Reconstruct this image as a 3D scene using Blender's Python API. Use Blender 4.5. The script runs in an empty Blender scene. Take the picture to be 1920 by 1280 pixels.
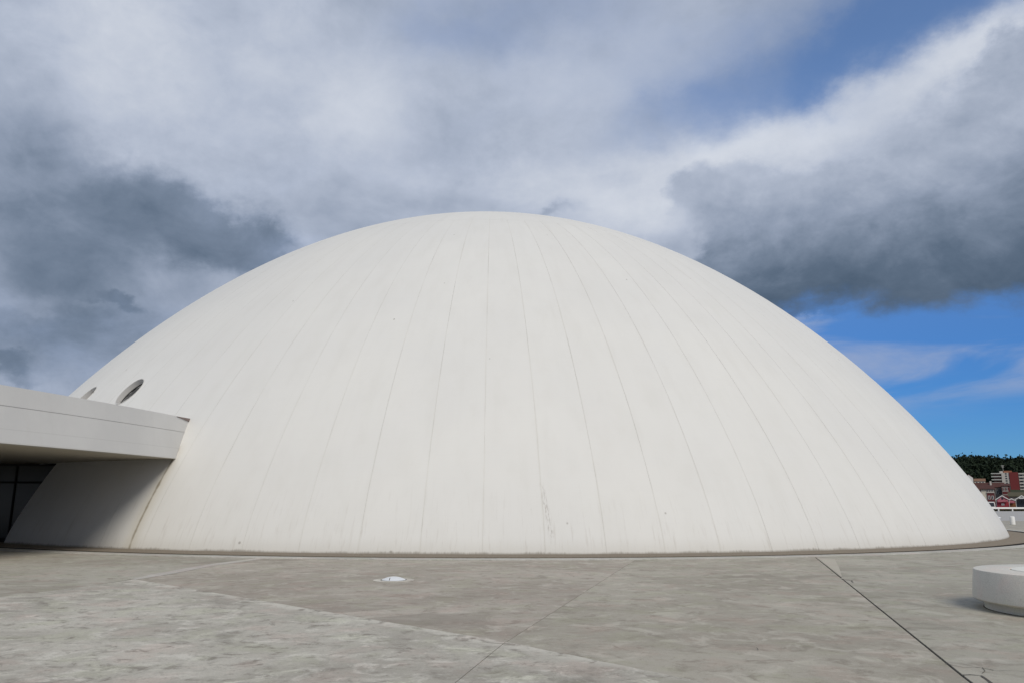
import bpy, bmesh, math, random
from math import sin, cos, pi, radians, sqrt, atan2
from mathutils import Vector, Matrix, Quaternion
import numpy as np
random.seed(7)
rng = np.random.default_rng(7)
scn = bpy.context.scene
COL = scn.collection

# ------------------------------------------------------------------ camera
FPX, PITCH, ROLL, EYE = 1438.0, 0.20497, 0.003475, 1.6
cam = bpy.data.cameras.new('camera')
cam.sensor_width = 36.0
cam.lens = FPX / 1920 * 36
cam.clip_start, cam.clip_end = 0.1, 9000
camo = bpy.data.objects.new('camera', cam)
COL.objects.link(camo)
fwd = Vector((0, cos(PITCH), sin(PITCH)))
up0 = Vector((0, -sin(PITCH), cos(PITCH)))
rt0 = Vector((1, 0, 0))
rt = rt0 * cos(ROLL) + up0 * sin(ROLL)
up = -rt0 * sin(ROLL) + up0 * cos(ROLL)
m = Matrix((rt, up, -fwd)).transposed().to_4x4()
m.translation = (0, 0, EYE)
camo.matrix_world = m
scn.camera = camo

# ------------------------------------------------------------------ exposure
vs = scn.view_settings
vs.view_transform = 'Standard'
vs.look = 'None'
vs.exposure = 0.0
vs.gamma = 1.0
vs.use_curve_mapping = False

# ------------------------------------------------------------------ sun
SUN_AZ, SUN_EL = radians(163), radians(42)      # azimuth clockwise from +Y: behind the viewer, a little to the right
sl = bpy.data.lights.new('sun', 'SUN')
sl.energy = 2.35
sl.angle = radians(27)
sl.color = (1.0, 0.935, 0.83)
so = bpy.data.objects.new('sun', sl)
COL.objects.link(so)
sd = Vector((sin(SUN_AZ) * cos(SUN_EL), cos(SUN_AZ) * cos(SUN_EL), sin(SUN_EL)))
so.rotation_euler = sd.to_track_quat('Z', 'Y').to_euler()
so.location = (20, -20, 40)


def lin(r, g, b):
    f = lambda c: (c / 255 / 12.92) if c / 255 <= 0.04045 else ((c / 255 + 0.055) / 1.055) ** 2.4
    return (f(r), f(g), f(b), 1.0)


# ------------------------------------------------------------------ node helper
class NT:
    def __init__(self, tree):
        self.t = tree
        tree.nodes.clear()

    def n(self, kind, **kw):
        nd = self.t.nodes.new(kind)
        for k, v in kw.items():
            setattr(nd, k, v)
        return nd

    def put(self, sock, v):
        if hasattr(v, 'is_linked') or isinstance(v, bpy.types.NodeSocket):
            self.t.links.new(v, sock)
        else:
            sock.default_value = v

    def m(self, op, a, b=0.0, c=None, clamp=False):
        nd = self.n('ShaderNodeMath', operation=op, use_clamp=clamp)
        self.put(nd.inputs[0], a)
        self.put(nd.inputs[1], b)
        if c is not None:
            self.put(nd.inputs[2], c)
        return nd.outputs[0]

    def v(self, op, a, b=(0, 0, 0), scale=None):
        nd = self.n('ShaderNodeVectorMath', operation=op)
        self.put(nd.inputs[0], a)
        if op != 'SCALE' and op not in ('LENGTH', 'NORMALIZE'):
            self.put(nd.inputs[1], b)
        if scale is not None:
            self.put(nd.inputs['Scale'], scale)
        return nd.outputs['Value'] if op in ('LENGTH', 'DOT_PRODUCT') else nd.outputs[0]

    def sep(self, a):
        nd = self.n('ShaderNodeSeparateXYZ')
        self.put(nd.inputs[0], a)
        return nd.outputs

    def comb(self, x, y, z=0.0):
        nd = self.n('ShaderNodeCombineXYZ')
        for i, q in enumerate((x, y, z)):
            self.put(nd.inputs[i], q)
        return nd.outputs[0]

    def noise(self, vec, scale, detail=4, rough=0.5, dist=0.0, color=False):
        nd = self.n('ShaderNodeTexNoise')
        self.put(nd.inputs['Vector'], vec)
        nd.inputs['Scale'].default_value = scale
        nd.inputs['Detail'].default_value = detail
        nd.inputs['Roughness'].default_value = rough
        nd.inputs['Distortion'].default_value = dist
        return nd.outputs['Color'] if color else nd.outputs['Fac']

    def step(self, v, a, b, lo=0.0, hi=1.0, smooth=True):
        nd = self.n('ShaderNodeMapRange', interpolation_type='SMOOTHSTEP' if smooth else 'LINEAR')
        nd.clamp = True
        self.put(nd.inputs[0], v)
        for i, q in enumerate((a, b, lo, hi)):
            self.put(nd.inputs[i + 1], q)
        return nd.outputs[0]

    def mix(self, f, a, b, mode='MIX'):
        nd = self.n('ShaderNodeMix', data_type='RGBA', blend_type=mode)
        self.put(nd.inputs['Factor'], f)
        self.put(nd.inputs[6], a)
        self.put(nd.inputs[7], b)
        return nd.outputs[2]

    def ramp(self, f, stops):
        nd = self.n('ShaderNodeValToRGB')
        el = nd.color_ramp.elements
        while len(el) < len(stops):
            el.new(0.5)
        for e, (p, c) in zip(el, stops):
            e.position = p
            e.color = c if len(c) == 4 else (*c, 1)
        self.put(nd.inputs[0], f)
        return nd.outputs[0]


# ------------------------------------------------------------------ sky
world = bpy.data.worlds.new('World')
scn.world = world
world.use_nodes = True
W = NT(world.node_tree)


def direction(px, py):
    """azimuth / elevation of a direction of the place (the cloud's bearing), from the survey of the picture"""
    a, b = px - 960, 640 - py
    u = cos(ROLL) * a - sin(ROLL) * b
    v = sin(ROLL) * a + cos(ROLL) * b
    d = Vector((u / FPX, cos(PITCH) - v / FPX * sin(PITCH), sin(PITCH) + v / FPX * cos(PITCH))).normalized()
    return atan2(d.x, d.y), math.asin(d.z)


gen = W.n('ShaderNodeTexCoord').outputs['Generated']
dx, dy, dz = W.sep(gen)
AZ = W.m('ARCTAN2', dx, dy)
EL = W.m('ARCSINE', dz)
flat = W.comb(dx, dy, W.m('MULTIPLY', dz, 1.4))
w1 = W.v('SUBTRACT', W.noise(flat, 2.6, 3, 0.5, color=True), (0.5, 0.5, 0.5))
w2 = W.v('SUBTRACT', W.noise(flat, 9.0, 8, 0.62, color=True), (0.5, 0.5, 0.5))
AE = W.comb(AZ, EL, 0)
warp = W.v('ADD', W.v('MULTIPLY', w1, (0.22, 0.13, 0)), W.v('MULTIPLY', w2, (0.11, 0.09, 0)))
AEW = W.v('ADD', AE, warp)
AEW = W.v('MULTIPLY', AEW, (1, 1, 0))


def blob(px, py, sx, sy, rot, wt):
    a0, e0 = direction(px, py)
    p = W.v('SUBTRACT', AEW, (a0, e0, 0))
    rt_ = W.n('ShaderNodeVectorRotate', rotation_type='Z_AXIS')
    W.put(rt_.inputs['Vector'], p)
    rt_.inputs['Angle'].default_value = radians(-rot)
    k = 1530.0
    l = W.v('LENGTH', W.v('MULTIPLY', rt_.outputs[0], (k / sx, k / sy, 0)))
    e = W.m('POWER', 2.71828, W.m('MULTIPLY', W.m('MULTIPLY', l, l), -1.0))
    return W.m('MULTIPLY', e, wt)


def total(blobs):
    s = None
    for b in blobs:
        g = blob(*b)
        s = g if s is None else W.m('ADD', s, g)
    return s


# brightness of the high veil: bearing (x, y), spread, tilt, weight
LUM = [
    (960, 240, 1000, 480, 0, 0.22),  # broad lift over the view, making up for the dim base
    (200, 70, 190, 110, 0, 0.34), (480, 40, 160, 80, 0, 0.14), (640, 200, 220, 110, 10, 0.14), (10, 150, 80, 170, 0, -0.08), (200, 220, 200, 60, 0, 0.10),
    (370, 160, 90, 80, 0, -0.06), (900, 265, 110, 55, 20, -0.16), (860, 200, 140, 30, 10, -0.06), (1010, 340, 130, 60, 0, 0.14), (760, 350, 160, 60, 0, 0.02),
    (1180, 400, 150, 60, -10, 0.18), (1500, 230, 330, 80, 20, 0.28), (1240, 120, 260, 110, 5, 0.16), (1790, 110, 120, 50, 25, 0.36), (1340, 290, 200, 45, 10, 0.16),
    (70, 600, 200, 70, 0, -0.12), (120, 720, 160, 40, 0, 0.08), (90, 560, 170, 18, 4, 0.10), (450, 560, 120, 60, 20, 0.02), (60, 420, 150, 90, 0, -0.12),
    (1030, 395, 60, 12, 0, -0.22), (560, 330, 200, 70, 0, -0.06),
]
# lower, darker clouds with billowing edges
DARK_R = [(1290, 375, 85, 48, 30, 0.62), (1470, 410, 170, 90, 12, 0.85), (1680, 420, 280, 120, 14, 1.0), (1880, 290, 130, 170, -12, 1.0),
          (1560, 530, 380, 60, 3, 1.1), (1905, 120, 60, 80, -20, 0.7), (1850, 520, 300, 70, 5, 0.6), (1540, 590, 260, 45, 0, 1.0), (1430, 560, 120, 50, 0, 0.6)]
DARK_L = [(310, 360, 210, 70, -16, 0.70), (450, 430, 130, 55, -32, 0.80), (330, 400, 160, 60, -10, 0.35), (210, 450, 220, 70, 0, 0.42), (205, 568, 78, 15, -8, 0.95), (40, 668, 62, 18, 0, 0.95),
          (60, 300, 160, 60, 0, 0.28), (480, 300, 130, 50, -20, 0.30), (100, 700, 70, 10, 0, 0.45)]
# openings where the blue shows
GAP = [
    (1560, 10, 380, 95, 8, 0.38), (1850, 10, 160, 50, 20, 0.30), (1610, 90, 330, 70, 17, 0.86), (1250, 110, 330, 100, 12, 0.16), (1300, 190, 150, 45, 20, 0.22),
    (1000, 10, 300, 90, 5, 0.36), (850, 60, 240, 60, 0, 0.14), (240, 620, 330, 100, 0, 0.16), (700, 500, 200, 90, 0, 0.22),
]
n1 = W.noise(flat, 4.0, 8, 0.56, 0.5)
n2 = W.noise(flat, 11.0, 8, 0.60, 0.3)
n3 = W.noise(W.comb(W.m('MULTIPLY', AZ, 2.2), W.m('MULTIPLY', EL, 9.0), 0), 2.0, 6, 0.55, 0.6)
nb = W.noise(W.v('ADD', flat, (3.1, 1.7, 0.4)), 7.0, 10, 0.60, 0.25)
c1 = W.m('SUBTRACT', n1, 0.5)
c2 = W.m('SUBTRACT', n2, 0.5)
cb = W.m('SUBTRACT', nb, 0.5)
L = W.m('ADD', total(LUM), 0.44)  # low base: sky out of view kept dim to cut ambient
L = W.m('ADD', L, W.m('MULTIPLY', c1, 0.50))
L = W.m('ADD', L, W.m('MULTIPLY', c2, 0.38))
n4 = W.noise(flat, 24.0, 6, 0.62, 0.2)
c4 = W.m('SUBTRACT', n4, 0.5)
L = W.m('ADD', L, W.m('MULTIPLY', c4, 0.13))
wa, we, _ = W.sep(AEW)
aL, eL = direction(1500, 618)
aR, eR = direction(1920, 552)
kk = (eR - eL) / (aR - aL)
line = W.m('ADD', W.m('MULTIPLY', W.m('SUBTRACT', wa, aL), kk), eL)
hgt = W.m('SUBTRACT', we, line)                       # height above the flat base of the right-hand cloud
LR = W.m('ADD', W.step(hgt, 0.005, 0.165, 0.02, 0.60, smooth=False), W.m('ADD', W.m('MULTIPLY', c2, 0.50), W.m('ADD', W.m('MULTIPLY', c4, 0.16), W.m('MULTIPLY', cb, 0.45))))
mR = W.step(W.m('ADD', total(DARK_R), W.m('MULTIPLY', cb, 1.7)), 0.42, 0.78)
mR = W.m('MULTIPLY', mR, 0.92)
LL = W.m('ADD', 0.22, W.m('ADD', W.m('MULTIPLY', c2, 0.45), W.m('MULTIPLY', c1, 0.2)))
mL = W.step(W.m('ADD', total(DARK_L), W.m('MULTIPLY', cb, 1.0)), 0.22, 0.95)
mL = W.m('MULTIPLY', mL, 0.78)


def lerp(a, b, f):
    return W.m('ADD', a, W.m('MULTIPLY', W.m('SUBTRACT', b, a), f))


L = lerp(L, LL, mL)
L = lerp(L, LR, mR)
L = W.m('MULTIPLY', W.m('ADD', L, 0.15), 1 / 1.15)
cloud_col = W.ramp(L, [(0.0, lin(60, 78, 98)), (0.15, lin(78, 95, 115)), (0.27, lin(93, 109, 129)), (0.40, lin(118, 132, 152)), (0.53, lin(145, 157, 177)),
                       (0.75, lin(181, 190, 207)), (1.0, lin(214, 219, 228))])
G = W.m('ADD', total(GAP), W.m('MULTIPLY', c1, 0.45))
G = W.m('ADD', G, W.m('MULTIPLY', c2, 0.35))
gap_hi = W.m('MULTIPLY', W.step(G, 0.0, 1.0), 0.95)
gap_hi = W.m('MULTIPLY', gap_hi, W.m('SUBTRACT', 1.0, mR))
# open blue under the flat base of the dark cloud, to the right
low = W.step(W.m('ADD', hgt, W.m('MULTIPLY', cb, 0.05)), -0.020, 0.012, 1.0, 0.0)
low = W.m('MULTIPLY', low, W.step(AZ, 0.10, 0.34))
low = W.m('MULTIPLY', low, W.step(AZ, 1.3, 1.9, 1.0, 0.0))
streak = W.m('MULTIPLY', W.step(n3, 0.38, 0.68, 0.0, 0.72), W.step(EL, 0.085, 0.14))
low = W.m('MULTIPLY', low, W.m('SUBTRACT', 1.0, streak))
gap = W.m('MAXIMUM', gap_hi, low)
# the thin bands inside the opening are pale, not dark
cloud_col = W.mix(W.m('MULTIPLY', W.step(hgt, -0.045, -0.02, 1.0, 0.0), W.step(AZ, 0.10, 0.34)), cloud_col, lin(160, 172, 198))

sky = W.n('ShaderNodeTexSky', sky_type='NISHITA')
sky.sun_disc = False
sky.sun_elevation = SUN_EL
sky.sun_rotation = SUN_AZ
sky.air_density = 1.0
sky.dust_density = 0.3
sky.ozone_density = 2.5
tint = W.mix(W.step(EL, 0.10, 0.50), (0.215, 0.485, 0.90, 1), (0.98, 1.16, 1.38, 1))
blue = W.mix(1.0, sky.outputs[0], tint, 'MULTIPLY')
b1 = W.n('ShaderNodeBackground')
W.put(b1.inputs[0], blue)
b1.inputs[1].default_value = 0.10
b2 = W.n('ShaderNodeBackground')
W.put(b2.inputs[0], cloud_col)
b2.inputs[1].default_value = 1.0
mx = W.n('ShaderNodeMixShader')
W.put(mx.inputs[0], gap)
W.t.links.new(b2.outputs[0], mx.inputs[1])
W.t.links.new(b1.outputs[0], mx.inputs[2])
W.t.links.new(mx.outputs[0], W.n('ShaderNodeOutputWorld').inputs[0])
world.cycles.sampling_method = 'MANUAL'
world.cycles.sample_map_resolution = 512


# ------------------------------------------------------------------ materials
def material(name, fn, rough=0.8, spec=0.3, bump=None):
    mt = bpy.data.materials.new(name)
    mt.use_nodes = True
    N = NT(mt.node_tree)
    bs = N.n('ShaderNodeBsdfPrincipled')
    bs.inputs['Specular IOR Level'].default_value = spec
    N.put(bs.inputs['Roughness'], rough)
    N.t.links.new(bs.outputs[0], N.n('ShaderNodeOutputMaterial').inputs[0])
    pos = N.n('ShaderNodeNewGeometry').outputs['Position']
    r = fn(N, pos)
    if isinstance(r, tuple) and len(r) == 3 and not isinstance(r[0], float):
        col, h, (st, ds) = r
        bp = N.n('ShaderNodeBump')
        N.put(bp.inputs['Height'], h)
        bp.inputs['Strength'].default_value = st
        bp.inputs['Distance'].default_value = ds
        N.t.links.new(bp.outputs[0], bs.inputs['Normal'])
    else:
        col = r
    N.put(bs.inputs['Base Color'], col)
    mt['bsdf'] = bs.name
    return mt


def plain(name, c, rough=0.7, var=0.12, scale=1.5, spec=0.3, metal=0.0):
    c = (*c[:3], 1)
    d = tuple(q * (1 - var) for q in c[:3]) + (1,)
    e = tuple(min(1, q * (1 + var)) for q in c[:3]) + (1,)
    mt = material(name, lambda N, p: N.mix(N.noise(p, scale, 4, 0.6), d, e), rough, spec)
    mt.node_tree.nodes[mt['bsdf']].inputs['Metallic'].default_value = metal
    return mt


# dome survey (metres)
DX, DY, DR, DH, PB = -1.5997, 54.7607, 30.5687, 20.9765, 1.19955
TH0, DT = 0.023707, 2 * pi / 100
U_RING = 0.67337


def dome_fn(N, pos):
    p = N.v('SUBTRACT', pos, (DX, DY, 0))
    x, y, z = N.sep(p)
    az = N.m('ARCTAN2', x, N.m('MULTIPLY', y, -1.0))
    arc = N.m('MULTIPLY', az, DR)
    base = (0.69, 0.68, 0.655, 1)
    big = N.noise(p, 0.16, 4, 0.55)
    fine = N.noise(N.comb(arc, N.m('MULTIPLY', z, 0.55), 0), 1.1, 6, 0.6)
    c = N.mix(N.step(big, 0.3, 0.7), (0.675, 0.670, 0.648, 1), (0.705, 0.698, 0.668, 1))
    c = N.mix(N.step(fine, 0.42, 0.74, 0.0, 0.30), c, (0.62, 0.61, 0.575, 1))
    rain = N.noise(N.comb(N.m('MULTIPLY', arc, 1.6), N.m('MULTIPLY', z, 0.16), 2.0), 1.0, 6, 0.65)
    c = N.mix(N.step(rain, 0.48, 0.78, 0.0, 0.13), c, (0.56, 0.55, 0.51, 1))
    patch = N.noise(N.comb(N.m('MULTIPLY', arc, 0.35), N.m('MULTIPLY', z, 0.5), 9.0), 1.0, 3, 0.5)
    c = N.mix(N.step(patch, 0.48, 0.60, 0.0, 0.06), c, (0.74, 0.735, 0.715, 1))
    # formwork grain: fine horizontal and vertical lines
    grain = N.noise(N.comb(N.m('MULTIPLY', arc, 0.5), N.m('MULTIPLY', z, 9.0), 0), 1.5, 3, 0.6)
    c = N.mix(N.step(grain, 0.5, 0.8, 0.0, 0.14), c, (0.63, 0.62, 0.60, 1))
    # each panel a trace different
    idx = N.m('FLOOR', N.m('DIVIDE', N.m('SUBTRACT', az, TH0), DT))
    wn = N.n('ShaderNodeTexWhiteNoise', noise_dimensions='1D')
    N.put(wn.inputs['W'], idx)
    c = N.mix(N.m('MULTIPLY', wn.outputs['Value'], 0.10), c, (0.62, 0.60, 0.57, 1))
    # dirt washed down beside the joints
    fr = N.m('FRACT', N.m('DIVIDE', N.m('SUBTRACT', az, TH0), DT))
    near = N.m('ABSOLUTE', N.m('SUBTRACT', N.m('FRACT', N.m('ADD', fr, 0.5)), 0.5))
    nj = N.noise(N.comb(N.m('MULTIPLY', idx, 3.7), N.m('MULTIPLY', z, 0.5), N.m('MULTIPLY', arc, 0.3)), 1.0, 4, 0.6)
    wj = N.m('MULTIPLY', N.step(near, 0.0, 0.035, 1.0, 0.0), N.step(nj, 0.35, 0.7, 0.0, 0.16))
    c = N.mix(wj, c, (0.36, 0.34, 0.27, 1))
    # streaks in the lowest two metres
    st = N.noise(N.comb(N.m('MULTIPLY', arc, 9.0), N.m('MULTIPLY', z, 0.9), 0), 1.0, 5, 0.65)
    st = N.m('MULTIPLY', N.step(st, 0.52, 0.74), N.step(z, 0.1, 2.6, 0.30, 0.0))
    c = N.mix(st, c, (0.38, 0.34, 0.29, 1))
    # one dirty run beside the second joint right of the middle
    s_az = TH0 + DT * 1.05
    ds = N.m('SUBTRACT', N.m('SUBTRACT', az, s_az), N.m('MULTIPLY', N.m('SUBTRACT', 1.6, z), 0.0042))
    run = N.m('MULTIPLY', N.step(N.m('ABSOLUTE', ds), 0.0, 0.0045, 1.0, 0.0), N.step(N.m('ABSOLUTE', N.m('SUBTRACT', z, 1.25)), 0.5, 1.1, 1.0, 0.0))
    rn = N.noise(N.comb(N.m('MULTIPLY', arc, 16.0), N.m('MULTIPLY', z, 4.0), 0), 1.0, 5, 0.7)
    c = N.mix(N.m('MULTIPLY', run, N.step(rn, 0.45, 0.66, 0.0, 0.55)), c, (0.17, 0.13, 0.10, 1))
    # rain-washed brown line where the canopy meets the dome
    s2 = N.m('ABSOLUTE', N.m('ADD', az, 0.3705))
    wob = N.m('MULTIPLY', N.noise(p, 2.5, 3), 0.004)
    ln = N.m('MULTIPLY', N.step(N.m('ADD', s2, wob), 0.0018, 0.0048, 1.0, 0.0), N.step(z, 3.2, 3.6, 0.75, 0.0))
    ln2 = N.m('MULTIPLY', N.step(s2, 0.0, 0.016, 0.30, 0.0), N.step(z, 3.2, 3.8, 1.0, 0.0))
    c = N.mix(ln2, c, (0.42, 0.37, 0.26, 1))
    c = N.mix(ln, c, (0.20, 0.165, 0.105, 1))
    # splash fringe at the foot
    fn_ = N.noise(N.comb(N.m('MULTIPLY', arc, 11.0), N.m('MULTIPLY', z, 0.5), 0), 1.0, 6, 0.85)
    fbig = N.step(N.noise(N.comb(N.m('MULTIPLY', arc, 0.5), 0.0, 3.3), 1.0, 5, 0.7), 0.3, 0.75, 0.15, 1.25)
    edge = N.m('ADD', -0.01, N.m('MULTIPLY', N.m('POWER', fn_, 2.0), N.m('MULTIPLY', fbig, 0.26)))
    fz = N.m('SUBTRACT', z, edge)
    c = N.mix(N.step(fz, -0.03, 0.07, 0.75, 0.0), c, (0.17, 0.145, 0.115, 1))
    c = N.mix(N.step(z, 0.0, 0.55, 0.22, 0.0), c, (0.42, 0.39, 0.32, 1))
    # a few pock marks
    vo = N.n('ShaderNodeTexVoronoi')
    N.put(vo.inputs['Vector'], N.comb(arc, z, 0))
    vo.inputs['Scale'].default_value = 0.85
    sp = N.m('MULTIPLY', N.step(vo.outputs['Distance'], 0.022, 0.05, 1.0, 0.0),
             N.step(N.noise(p, 0.35, 2), 0.50, 0.56, 0.0, 0.55))
    c = N.mix(sp, c, (0.2, 0.18, 0.15, 1))
    h = N.noise(N.comb(arc, N.m('MULTIPLY', z, 1.3), 0), 0.7, 5, 0.55)
    return c, h, (0.10, 0.05)


M = {}
M['dome'] = material('dome_concrete', dome_fn, 0.72, 0.25)
M['joint'] = material('dome_joint', lambda N, p: N.mix(N.step(N.noise(p, 0.30, 5, 0.65), 0.40, 0.66), (0.62, 0.60, 0.55, 1), (0.16, 0.145, 0.11, 1)), 0.9, 0.1)


def concrete(name, c, light, dark, amt=1.0, sc=1.0, seed=0.0, band=False):
    c, light, dark = (*c, 1), (*light, 1), (*dark, 1)

    def fn(N, p):
        q = N.v('ADD', p, (seed, seed * 1.7, 0))
        big = N.noise(q, 0.30, 5, 0.6, 0.4)
        med = N.noise(q, 1.15 * sc, 7, 0.66, 0.8)
        md2 = N.noise(N.v('ADD', q, (31, 7, 0)), 2.1 * sc, 7, 0.70, 0.6)
        md3 = N.noise(N.v('ADD', q, (9, 77, 0)), 6.5 * sc, 6, 0.72)
        hue = N.noise(N.v('ADD', q, (5, 50, 0)), 1.3, 5, 0.6)
        fine = N.noise(q, 60.0, 4, 0.8)
        deep = tuple(x * 0.80 for x in dark[:3]) + (1,)
        a = N.mix(N.step(big, 0.34, 0.66), N.mix(0.55 * amt, c, dark), N.mix(0.30 * amt, c, light))
        a = N.mix(N.m('MULTIPLY', N.step(med, 0.50, 0.66), 0.80 * amt), a, light)
        a = N.mix(N.m('MULTIPLY', N.step(md2, 0.50, 0.68), 0.90 * amt), a, dark)
        a = N.mix(N.m('MULTIPLY', N.step(md3, 0.53, 0.70), 0.60 * amt), a, dark)
        a = N.mix(N.m('MULTIPLY', N.step(md3, 0.46, 0.30), 0.45 * amt), a, light)
        a = N.mix(N.step(hue, 0.50, 0.66, 0.0, 0.7), a, N.mix(1.0, a, (1.045, 0.955, 0.95, 1), 'MULTIPLY'))
        a = N.mix(N.step(hue, 0.36, 0.50, 0.7, 0.0), a, N.mix(1.0, a, (0.97, 1.0, 0.92, 1), 'MULTIPLY'))
        # old damp stains with a shape of their own
        stn = N.noise(N.v('ADD', q, (60, 3, 0)), 0.55, 8, 0.62, 1.2)
        a = N.mix(N.m('MULTIPLY', N.step(stn, 0.57, 0.66), 0.45 * amt), a, deep)
        # hairline scratches / tyre and broom marks
        scr = N.noise(N.v('MULTIPLY', N.v('ADD', q, (3, 8, 0)), (0.9, 9.0, 1)), 1.6, 5, 0.7, 0.5)
        a = N.mix(N.step(scr, 0.60, 0.72, 0.0, 0.28 * amt), a, light)
        a = N.mix(N.step(fine, 0.25, 0.62, 0.30, 0.0), a, (0.14, 0.13, 0.12, 1))
        a = N.mix(N.step(fine, 0.60, 0.85, 0.0, 0.22), a, (0.66, 0.65, 0.61, 1))
        if band:
            # worn pale margin along the straight edge of the slab
            d = N.v('DOT_PRODUCT', N.v('SUBTRACT', p, (A_[0], A_[1], 0)), (-0.6745, -0.7383, 0))
            d = N.m('ADD', d, N.m('MULTIPLY', N.m('SUBTRACT', med, 0.5), 0.5))
            a = N.mix(N.m('MULTIPLY', N.step(d, 0.10, 0.34, 0.55, 0.0), N.step(md2, 0.62, 0.45)), a, light)
        vo = N.n('ShaderNodeTexVoronoi')
        N.put(vo.inputs['Vector'], N.v('ADD', q, N.v('SCALE', N.noise(q, 6.0, 2, color=True), scale=0.12)))
        vo.inputs['Scale'].default_value = 1.1
        a = N.mix(N.m('MULTIPLY', N.step(vo.outputs['Distance'], 0.012, 0.03, 1.0, 0.0), N.step(hue, 0.45, 0.55, 0.0, 0.7)), a, (0.10, 0.075, 0.045, 1))
        h = N.m('ADD', N.m('MULTIPLY', med, 0.6), N.m('MULTIPLY', fine, 0.35))
        return a, h, (0.30, 0.02)
    return material(name, fn, 0.78, 0.3)


A_ = (-7.69, 16.39)
M['slab_front'] = concrete('concrete_front', (0.50, 0.472, 0.405), (0.64, 0.61, 0.535), (0.275, 0.250, 0.210), 1.15, 1.8, 0.0, True)
M['slab_mid'] = concrete('concrete_mid', (0.435, 0.392, 0.33), (0.53, 0.49, 0.42), (0.29, 0.252, 0.205), 1.05, 1.5, 11)
M['slab_mid2'] = concrete('concrete_mid_right', (0.42, 0.388, 0.322), (0.515, 0.48, 0.405), (0.28, 0.250, 0.20), 1.05, 1.5, 23)
M['slab_right'] = concrete('concrete_right', (0.42, 0.395, 0.325), (0.495, 0.47, 0.40), (0.275, 0.252, 0.205), 1.0, 1.3, 37)
M['slab_left'] = concrete('concrete_left', (0.415, 0.388, 0.325), (0.49, 0.465, 0.40), (0.28, 0.252, 0.205), 1.0, 1.6, 51)
M['strip'] = concrete('concrete_strip', (0.53, 0.50, 0.45), (0.60, 0.57, 0.52), (0.40, 0.37, 0.34), 0.7, 1.5, 3)
M['patch'] = concrete('mortar_patch', (0.49, 0.455, 0.38), (0.52, 0.49, 0.42), (0.40, 0.365, 0.30), 0.35, 1.3, 41)
M['terrace'] = concrete('concrete_terrace', (0.45, 0.44, 0.42), (0.51, 0.50, 0.48), (0.38, 0.37, 0.35), 0.7, 0.6, 71)
M['kerb'] = concrete('concrete_kerb', (0.49, 0.475, 0.43), (0.58, 0.56, 0.51), (0.35, 0.335, 0.30), 0.9, 2.0, 15)
M['bench'] = concrete('concrete_bench', (0.70, 0.68, 0.62), (0.74, 0.72, 0.66), (0.58, 0.56, 0.50), 0.5, 3.0, 91)
M['channel'] = material('gravel_channel', lambda N, p: (N.mix(N.noise(p, 14.0, 4, 0.8), (0.14, 0.115, 0.085, 1), (0.36, 0.31, 0.25, 1)),
                                                        N.noise(p, 26.0, 3, 0.7), (0.6, 0.02)), 0.95, 0.1)
M['dark'] = plain('dark_joint', (0.045, 0.042, 0.036), 0.95, 0.4, 3)
M['slot'] = plain('slot_shade_black', (0.014, 0.013, 0.012), 0.95, 0.4, 3, 0.05)
M['crack'] = plain('crack_dirt', (0.10, 0.092, 0.08), 0.95, 0.4, 6)
M['glass'] = plain('dark_glazing', (0.05, 0.05, 0.045), 0.18, 0.1, 1, 0.5)
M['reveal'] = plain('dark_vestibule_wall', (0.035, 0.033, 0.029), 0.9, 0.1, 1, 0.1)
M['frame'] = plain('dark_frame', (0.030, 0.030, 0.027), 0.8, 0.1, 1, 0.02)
M['pane'] = material('porthole_glass', lambda N, p: N.mix(N.step(N.noise(p, 1.1, 4, 0.6), 0.42, 0.60), (0.02, 0.022, 0.026, 1), (0.30, 0.30, 0.30, 1)), 0.10, 0.5)
M['porthole'] = material('porthole_lining', lambda N, p: N.mix(N.step(N.noise(p, 1.6, 5, 0.75), 0.56, 0.66, 0.0, 0.85), (0.56, 0.55, 0.53, 1), (0.10, 0.08, 0.07, 1)), 0.8)  # dark blotches: stain, also deepening the reveal's shade by colour
M['lamp_cover'] = plain('cream_lamp_cover', (0.76, 0.75, 0.68), 0.6, 0.03, 2, 0.2)
M['acrylic'] = plain('white_acrylic', (0.70, 0.72, 0.74), 0.35, 0.03, 2, 0.5)
M['white'] = plain('white_paint', (0.74, 0.74, 0.72), 0.55, 0.06, 0.8)
M['cream'] = plain('cream_render', (0.62, 0.58, 0.48), 0.8, 0.1, 0.4)
M['cap'] = plain('brown_flashing', (0.21, 0.165, 0.15), 0.7, 0.3, 4)


def canopy_fn(N, p):
    x, y, z = N.sep(p)
    c = N.mix(N.step(N.noise(p, 0.5, 4, 0.55), 0.35, 0.7), (0.585, 0.578, 0.56, 1), (0.63, 0.622, 0.60, 1))
    st = N.noise(N.comb(N.m('MULTIPLY', y, 3.0), N.m('MULTIPLY', z, 0.4), 0), 1.0, 5, 0.65)
    c = N.mix(N.step(st, 0.5, 0.8, 0.0, 0.12), c, (0.47, 0.45, 0.41, 1))
    c = N.mix(N.step(N.m('ABSOLUTE', N.m('SUBTRACT', z, 3.43)), 0.0, 0.02, 0.22, 0.0), c, (0.34, 0.33, 0.31, 1))
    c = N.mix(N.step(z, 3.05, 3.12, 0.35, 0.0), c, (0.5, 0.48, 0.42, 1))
    return c, N.noise(p, 3.0, 4), (0.08, 0.02)


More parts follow.
